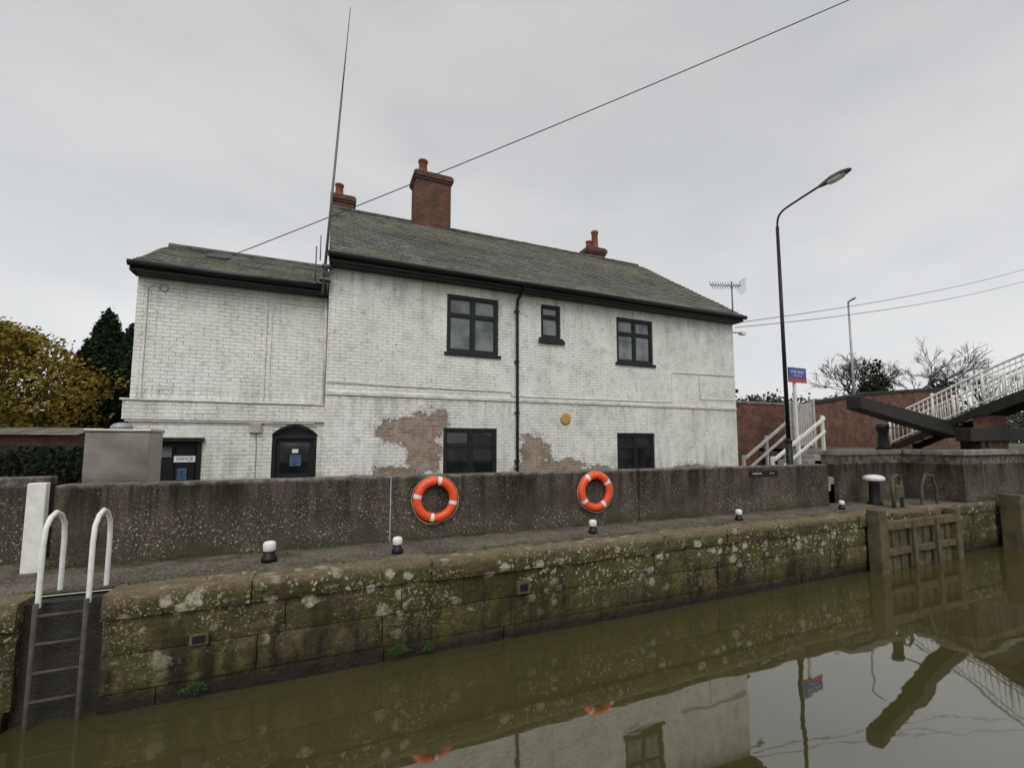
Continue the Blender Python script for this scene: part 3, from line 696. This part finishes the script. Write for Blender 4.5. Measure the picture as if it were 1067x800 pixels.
for i in range(9): gl.append((11.22+.31*i,11.22+.31*i+.26,5.84,5.90,-1.6,-.26+.03*math.sin(i*2.1)))
boxes('planking',gl,M['oldwood'],lg,.01)
boxes('rails',[(11.1,13.95,5.72,5.84,-.30,-.12),(11.1,13.95,5.74,5.84,-.84,-.70),(11.1,13.95,5.76,5.84,-1.4,-1.2)],M['oldwood'],lg,.015)
boxes('posts',[(10.85,11.12,5.70,5.96,-1.7,.14),(13.9,14.12,5.70,5.94,-1.7,.0)],M['oldwood'],lg,.02)
boxes('uprights',[(12.05,12.17,5.68,5.74,-1.6,-.14),(13.0,13.12,5.68,5.74,-1.6,-.14)],M['oldwood'],lg,.01)
lg=empty('lock_gate')
boxes('planking',[(17.0+.34*i,17.0+.34*i+.29,5.66,5.76,-1.6,-.02) for i in range(12)],M['oldwood'],lg,.01)
boxes('rails',[(16.8,21.4,5.54,5.66,-.2,.04),(16.8,21.4,5.54,5.66,-.8,-.6)],M['oldwood'],lg,.015)
boxes('posts',[(16.55,16.85,5.5,5.9,-1.7,.22)],M['oldwood'],lg,.02)
beam('balance_beam',(16.8,6.6,1.80),(24.5,6.3,1.85),.35,.38,.4,.42,M['darkwood'],lg)
boxes('beam_supports',[(17.4,17.6,6.45,6.7,1.38,1.6),(21.4,21.6,6.3,6.6,1.38,1.62)],M['darkwood'],lg)
pg=empty('paddle_gear')
mg=simple('mossy_iron',(.06,.065,.03),.8,var=.4)
cyls('rack_posts',[((12.6,6.3,0),(12.6,6.3,.75),.04,.035),((12.95,6.3,0),(12.95,6.3,.7),.04,.035)],mg,pg)
tube('crank',[(12.6,6.3,.72),(12.78,6.28,.80),(12.95,6.3,.68)],.03,mg,pg)
boxes('gear_case',[(12.62,12.93,6.22,6.38,.25,.55)],mg,pg,.03)
tube('swan_neck',[(13.9,6.35,0),(13.95,6.35,.5),(14.1,6.33,.78),(14.35,6.3,.72),(14.5,6.3,.35),(14.5,6.3,0)],.035,mg,pg)
pg=empty('winch_post'); lathe('pedestal',[(.2,0),(.14,.1),(.11,.5),(.16,.6),(.16,.72),(.05,.76)],(14.9,7.6,1.37),M['black'],pg)
cyl('handle',(14.9,7.4,2.0),(14.9,7.1,2.0),.025,.025,M['galv'],pg)

# ---------------------------------------------------------------- footbridge
fb=empty('footbridge')
def deckz(y):
    if y>6.6: return 1.42+(8.9-y)/2.3*1.15
    k=(6.6-y); return 2.57+ .50*k-.052*k*k
ys=[8.9-.15*i for i in range(80)]
for i,xx in enumerate((17.9,19.2)):
    vs=[];fs=[]
    for y in ys:
        th=.16 if y>6.6 else .26
        z=deckz(y); vs+=[(xx-.04,y,z-th),(xx+.04,y,z-th),(xx+.04,y,z+.06),(xx-.04,y,z+.06)]
    for k in range(len(ys)-1):
        a=k*4
        for q in range(4): fs.append((a+q,a+(q+1)%4,a+4+(q+1)%4,a+4+q))
    mk('girder_%d'%(i+1),vs,fs,M['darkwood'],fb)
    tube('handrail_%d'%(i+1),[(xx,y,deckz(y)+1.02) for y in ys],.035,M['white'],fb)
    tube('low_rail_%d'%(i+1),[(xx,y,deckz(y)+.16) for y in ys],.022,M['white'],fb)
    tube('mid_rail_%d'%(i+1),[(xx,y,deckz(y)+.86) for y in ys],.018,M['white'],fb)
    cyls('balusters_%d'%(i+1),[((xx,y,deckz(y)+.06),(xx,y,deckz(y)+(1.0 if k%10 else 1.12)),.014 if k%10 else .035,.014 if k%10 else .035) for k,y in enumerate([8.9-.12*j for j in range(100)])],M['white'],fb,6)
vs=[];fs=[]
yd=[y for y in ys if y<=6.6]
for y in yd: vs+=[(17.94,y,deckz(y)),(19.16,y,deckz(y))]
for k in range(len(yd)-1): fs.append((2*k,2*k+1,2*k+3,2*k+2))
mk('deck',vs,fs,M['darkwood'],fb)
boxes('treads',[(17.94,19.16,8.9-.27*i-.26,8.9-.27*i,deckz(8.9-.27*i-.26)-.04,deckz(8.9-.27*i-.26)+.0) for i in range(9)],M['darkwood'],fb)
boxes('piers',[(17.95,19.15,6.5,6.8,1.36,2.38)],M['brickw'],fb)
boxes('near_pier',[(17.8,19.3,-3.2,-2.7,-.05,deckz(-2.9)-.2)],M['brickw'],fb)

# ---------------------------------------------------------------- cables
def cable(name,a,b,sag,r):
    a=Vector(a);b=Vector(b); tube(name,[a.lerp(b,i/30)-Vector((0,0,sag*4*(i/30)*(1-i/30))) for i in range(31)],r,M['cable'])
cable('overhead_cable',(-2.2,12.2,6.1),(11.84,3.6,11.55),.12,.011)
cable('telephone_cable',(12.2,10.15,5.45),(39.5,12.0,12.2),.25,.011)
cable('telephone_cable',(12.2,10.15,5.3),(39.5,12.0,11.47),.3,.011)

# ---------------------------------------------------------------- trees
def crown(cx_,cy_,z0,z1,r,shape):
    H=z1-z0
    def gen():
        t_=random.random()**(1.25 if shape=='cone' else 1); a=random.uniform(0,2*math.pi)
        if shape=='cone': R_=r*(1-t_)**.6*(.65+.35*min(1,t_*8))
        else: R_=r*math.sqrt(max(0,1-(2*t_-1)**2))*1.05
        bump=1+.5*mn.noise(Vector((math.cos(a)*2,math.sin(a)*2,t_*H*1.1+cx_)))
        k=random.random()**.45; rr=R_*bump*k
        P=Vector((cx_+rr*math.cos(a),cy_+rr*math.sin(a),z0+t_*H+.12*random.gauss(0,1)))
        if mn.noise(P*1.6)<-.34: return None
        lit=.2+.5*k*(.4+.6*t_)+.45*mn.noise(P*2.0)  # outer and upper leaves lighter: daylight painted into the leaf colour
        return P,lit
    return gen
def tree(name,mat,cx_,cy_,z0,z1,r,shape,n,size):
    e=empty(name); leafcloud('foliage',mat,crown(cx_,cy_,z0,z1,r,shape),n,size,e)
    cyl('trunk',(cx_,cy_,-.1),(cx_,cy_,z0+(z1-z0)*.8),.16,.03,M['bark'],e)
    br=[]
    for i in range(14):
        t_=random.uniform(.1,.75); a=random.uniform(0,6.28); z_=z0+(z1-z0)*t_; l=r*.7*(1-t_*.6)
        br.append(((cx_,cy_,z_),(cx_+l*math.cos(a),cy_+l*math.sin(a),z_+l*.4),.04,.01))
    cyls('limbs',br,M['bark'],e,6)
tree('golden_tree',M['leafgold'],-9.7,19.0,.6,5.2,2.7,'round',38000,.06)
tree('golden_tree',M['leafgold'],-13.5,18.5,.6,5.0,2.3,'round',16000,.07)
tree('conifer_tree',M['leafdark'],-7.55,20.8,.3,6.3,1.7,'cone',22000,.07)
tree('conifer_tree',M['leafdark'],-6.75,20.6,.3,5.75,1.4,'cone',18000,.07)
tree('conifer_tree',M['leafdark'],-8.3,21.6,.3,5.3,1.3,'cone',9000,.075)
def bare_tree(x,y,h,z0=0):
    vs=[];fs=[]
    def rec(P,d,l,r,dep):
        Q=P+d*l; v,f_=cyl_data(P,Q,r,r*.68,5 if dep<3 else 3,len(vs)); vs.extend(v); fs.extend(f_)
        if dep>=6: return
        for k in range(3 if dep<5 else 4):
            a=Vector((random.gauss(0,1),random.gauss(0,1),random.gauss(0,.6))).normalized()
            nd=(d*.9+a*.62+Vector((0,0,.12))).normalized(); rec(P+d*l*random.uniform(.6,1),nd,l*random.uniform(.62,.82),max(r*.58,.022),dep+1)
    rec(Vector((x,y,z0)),Vector((0,0,1)),h*.24,h*.016,0)
    mk('bare_tree',vs,fs,M['bark'])
bare_tree(57,30,19.5); bare_tree(66,30,20.5); bare_tree(84,31,19.5)
def hedge(x0,x1,y,zt,w_,seed):
    def gen():
        x=random.uniform(x0,x1); top=zt*(.65+.5*mn.noise(Vector((x*.35,seed,0)))+.2*mn.noise(Vector((x*1.3,seed,0))))
        z=top*random.random()**.6; P=Vector((x,y+random.uniform(-w_,w_),z)); return P,.3+.5*mn.noise(P*.8)+.3*z/zt
    return gen
leafcloud('distant_hedge',M['twigs'],hedge(34,125,36,10,2,3),26000,.22)
leafcloud('distant_hedge',M['leafdark'],hedge(54,58,29,12.0,1,8),2600,.2)
leafcloud('distant_hedge',M['leafdark'],hedge(66,71,29,13.5,1,4),3000,.2)
leafcloud('distant_hedge',M['leafdark'],hedge(-60,-5,30,4.5,1.5,5),18000,.2)
def hg2():
    x=random.uniform(-12,-3.6); z=random.uniform(0,1.5+.3*mn.noise(Vector((x*1.4,0,0)))); P=Vector((x,random.uniform(10.9,11.4),z)); return P,.3+.5*mn.noise(P*3)
leafcloud('garden_hedge',M['leafdark'],hg2,16000,.045)
bl=empty('brick_outbuilding')
box('walls',-15,-6.2,15.5,18.0,-.1,1.8,M['brickw'],bl); mk('roof',[(-15.2,15.2,1.78),(-6,15.2,1.78),(-6,16.8,2.0),(-15.2,16.8,2.0),(-6,18.2,1.78),(-15.2,18.2,1.78)],[(0,1,2,3),(3,2,4,5)],M['slate2'],bl)
box('garage_door',-10.5,-8.6,15.46,15.498,0,1.7,M['frame'],bl,.01)
fn_=empty('timber_fence')
boxes('boards',[(-6.9+.15*i,-6.9+.15*i+.13,11.5,11.53,0,1.55+.02*math.sin(i*3)) for i in range(23)],M['darkwood'],fn_,.004)
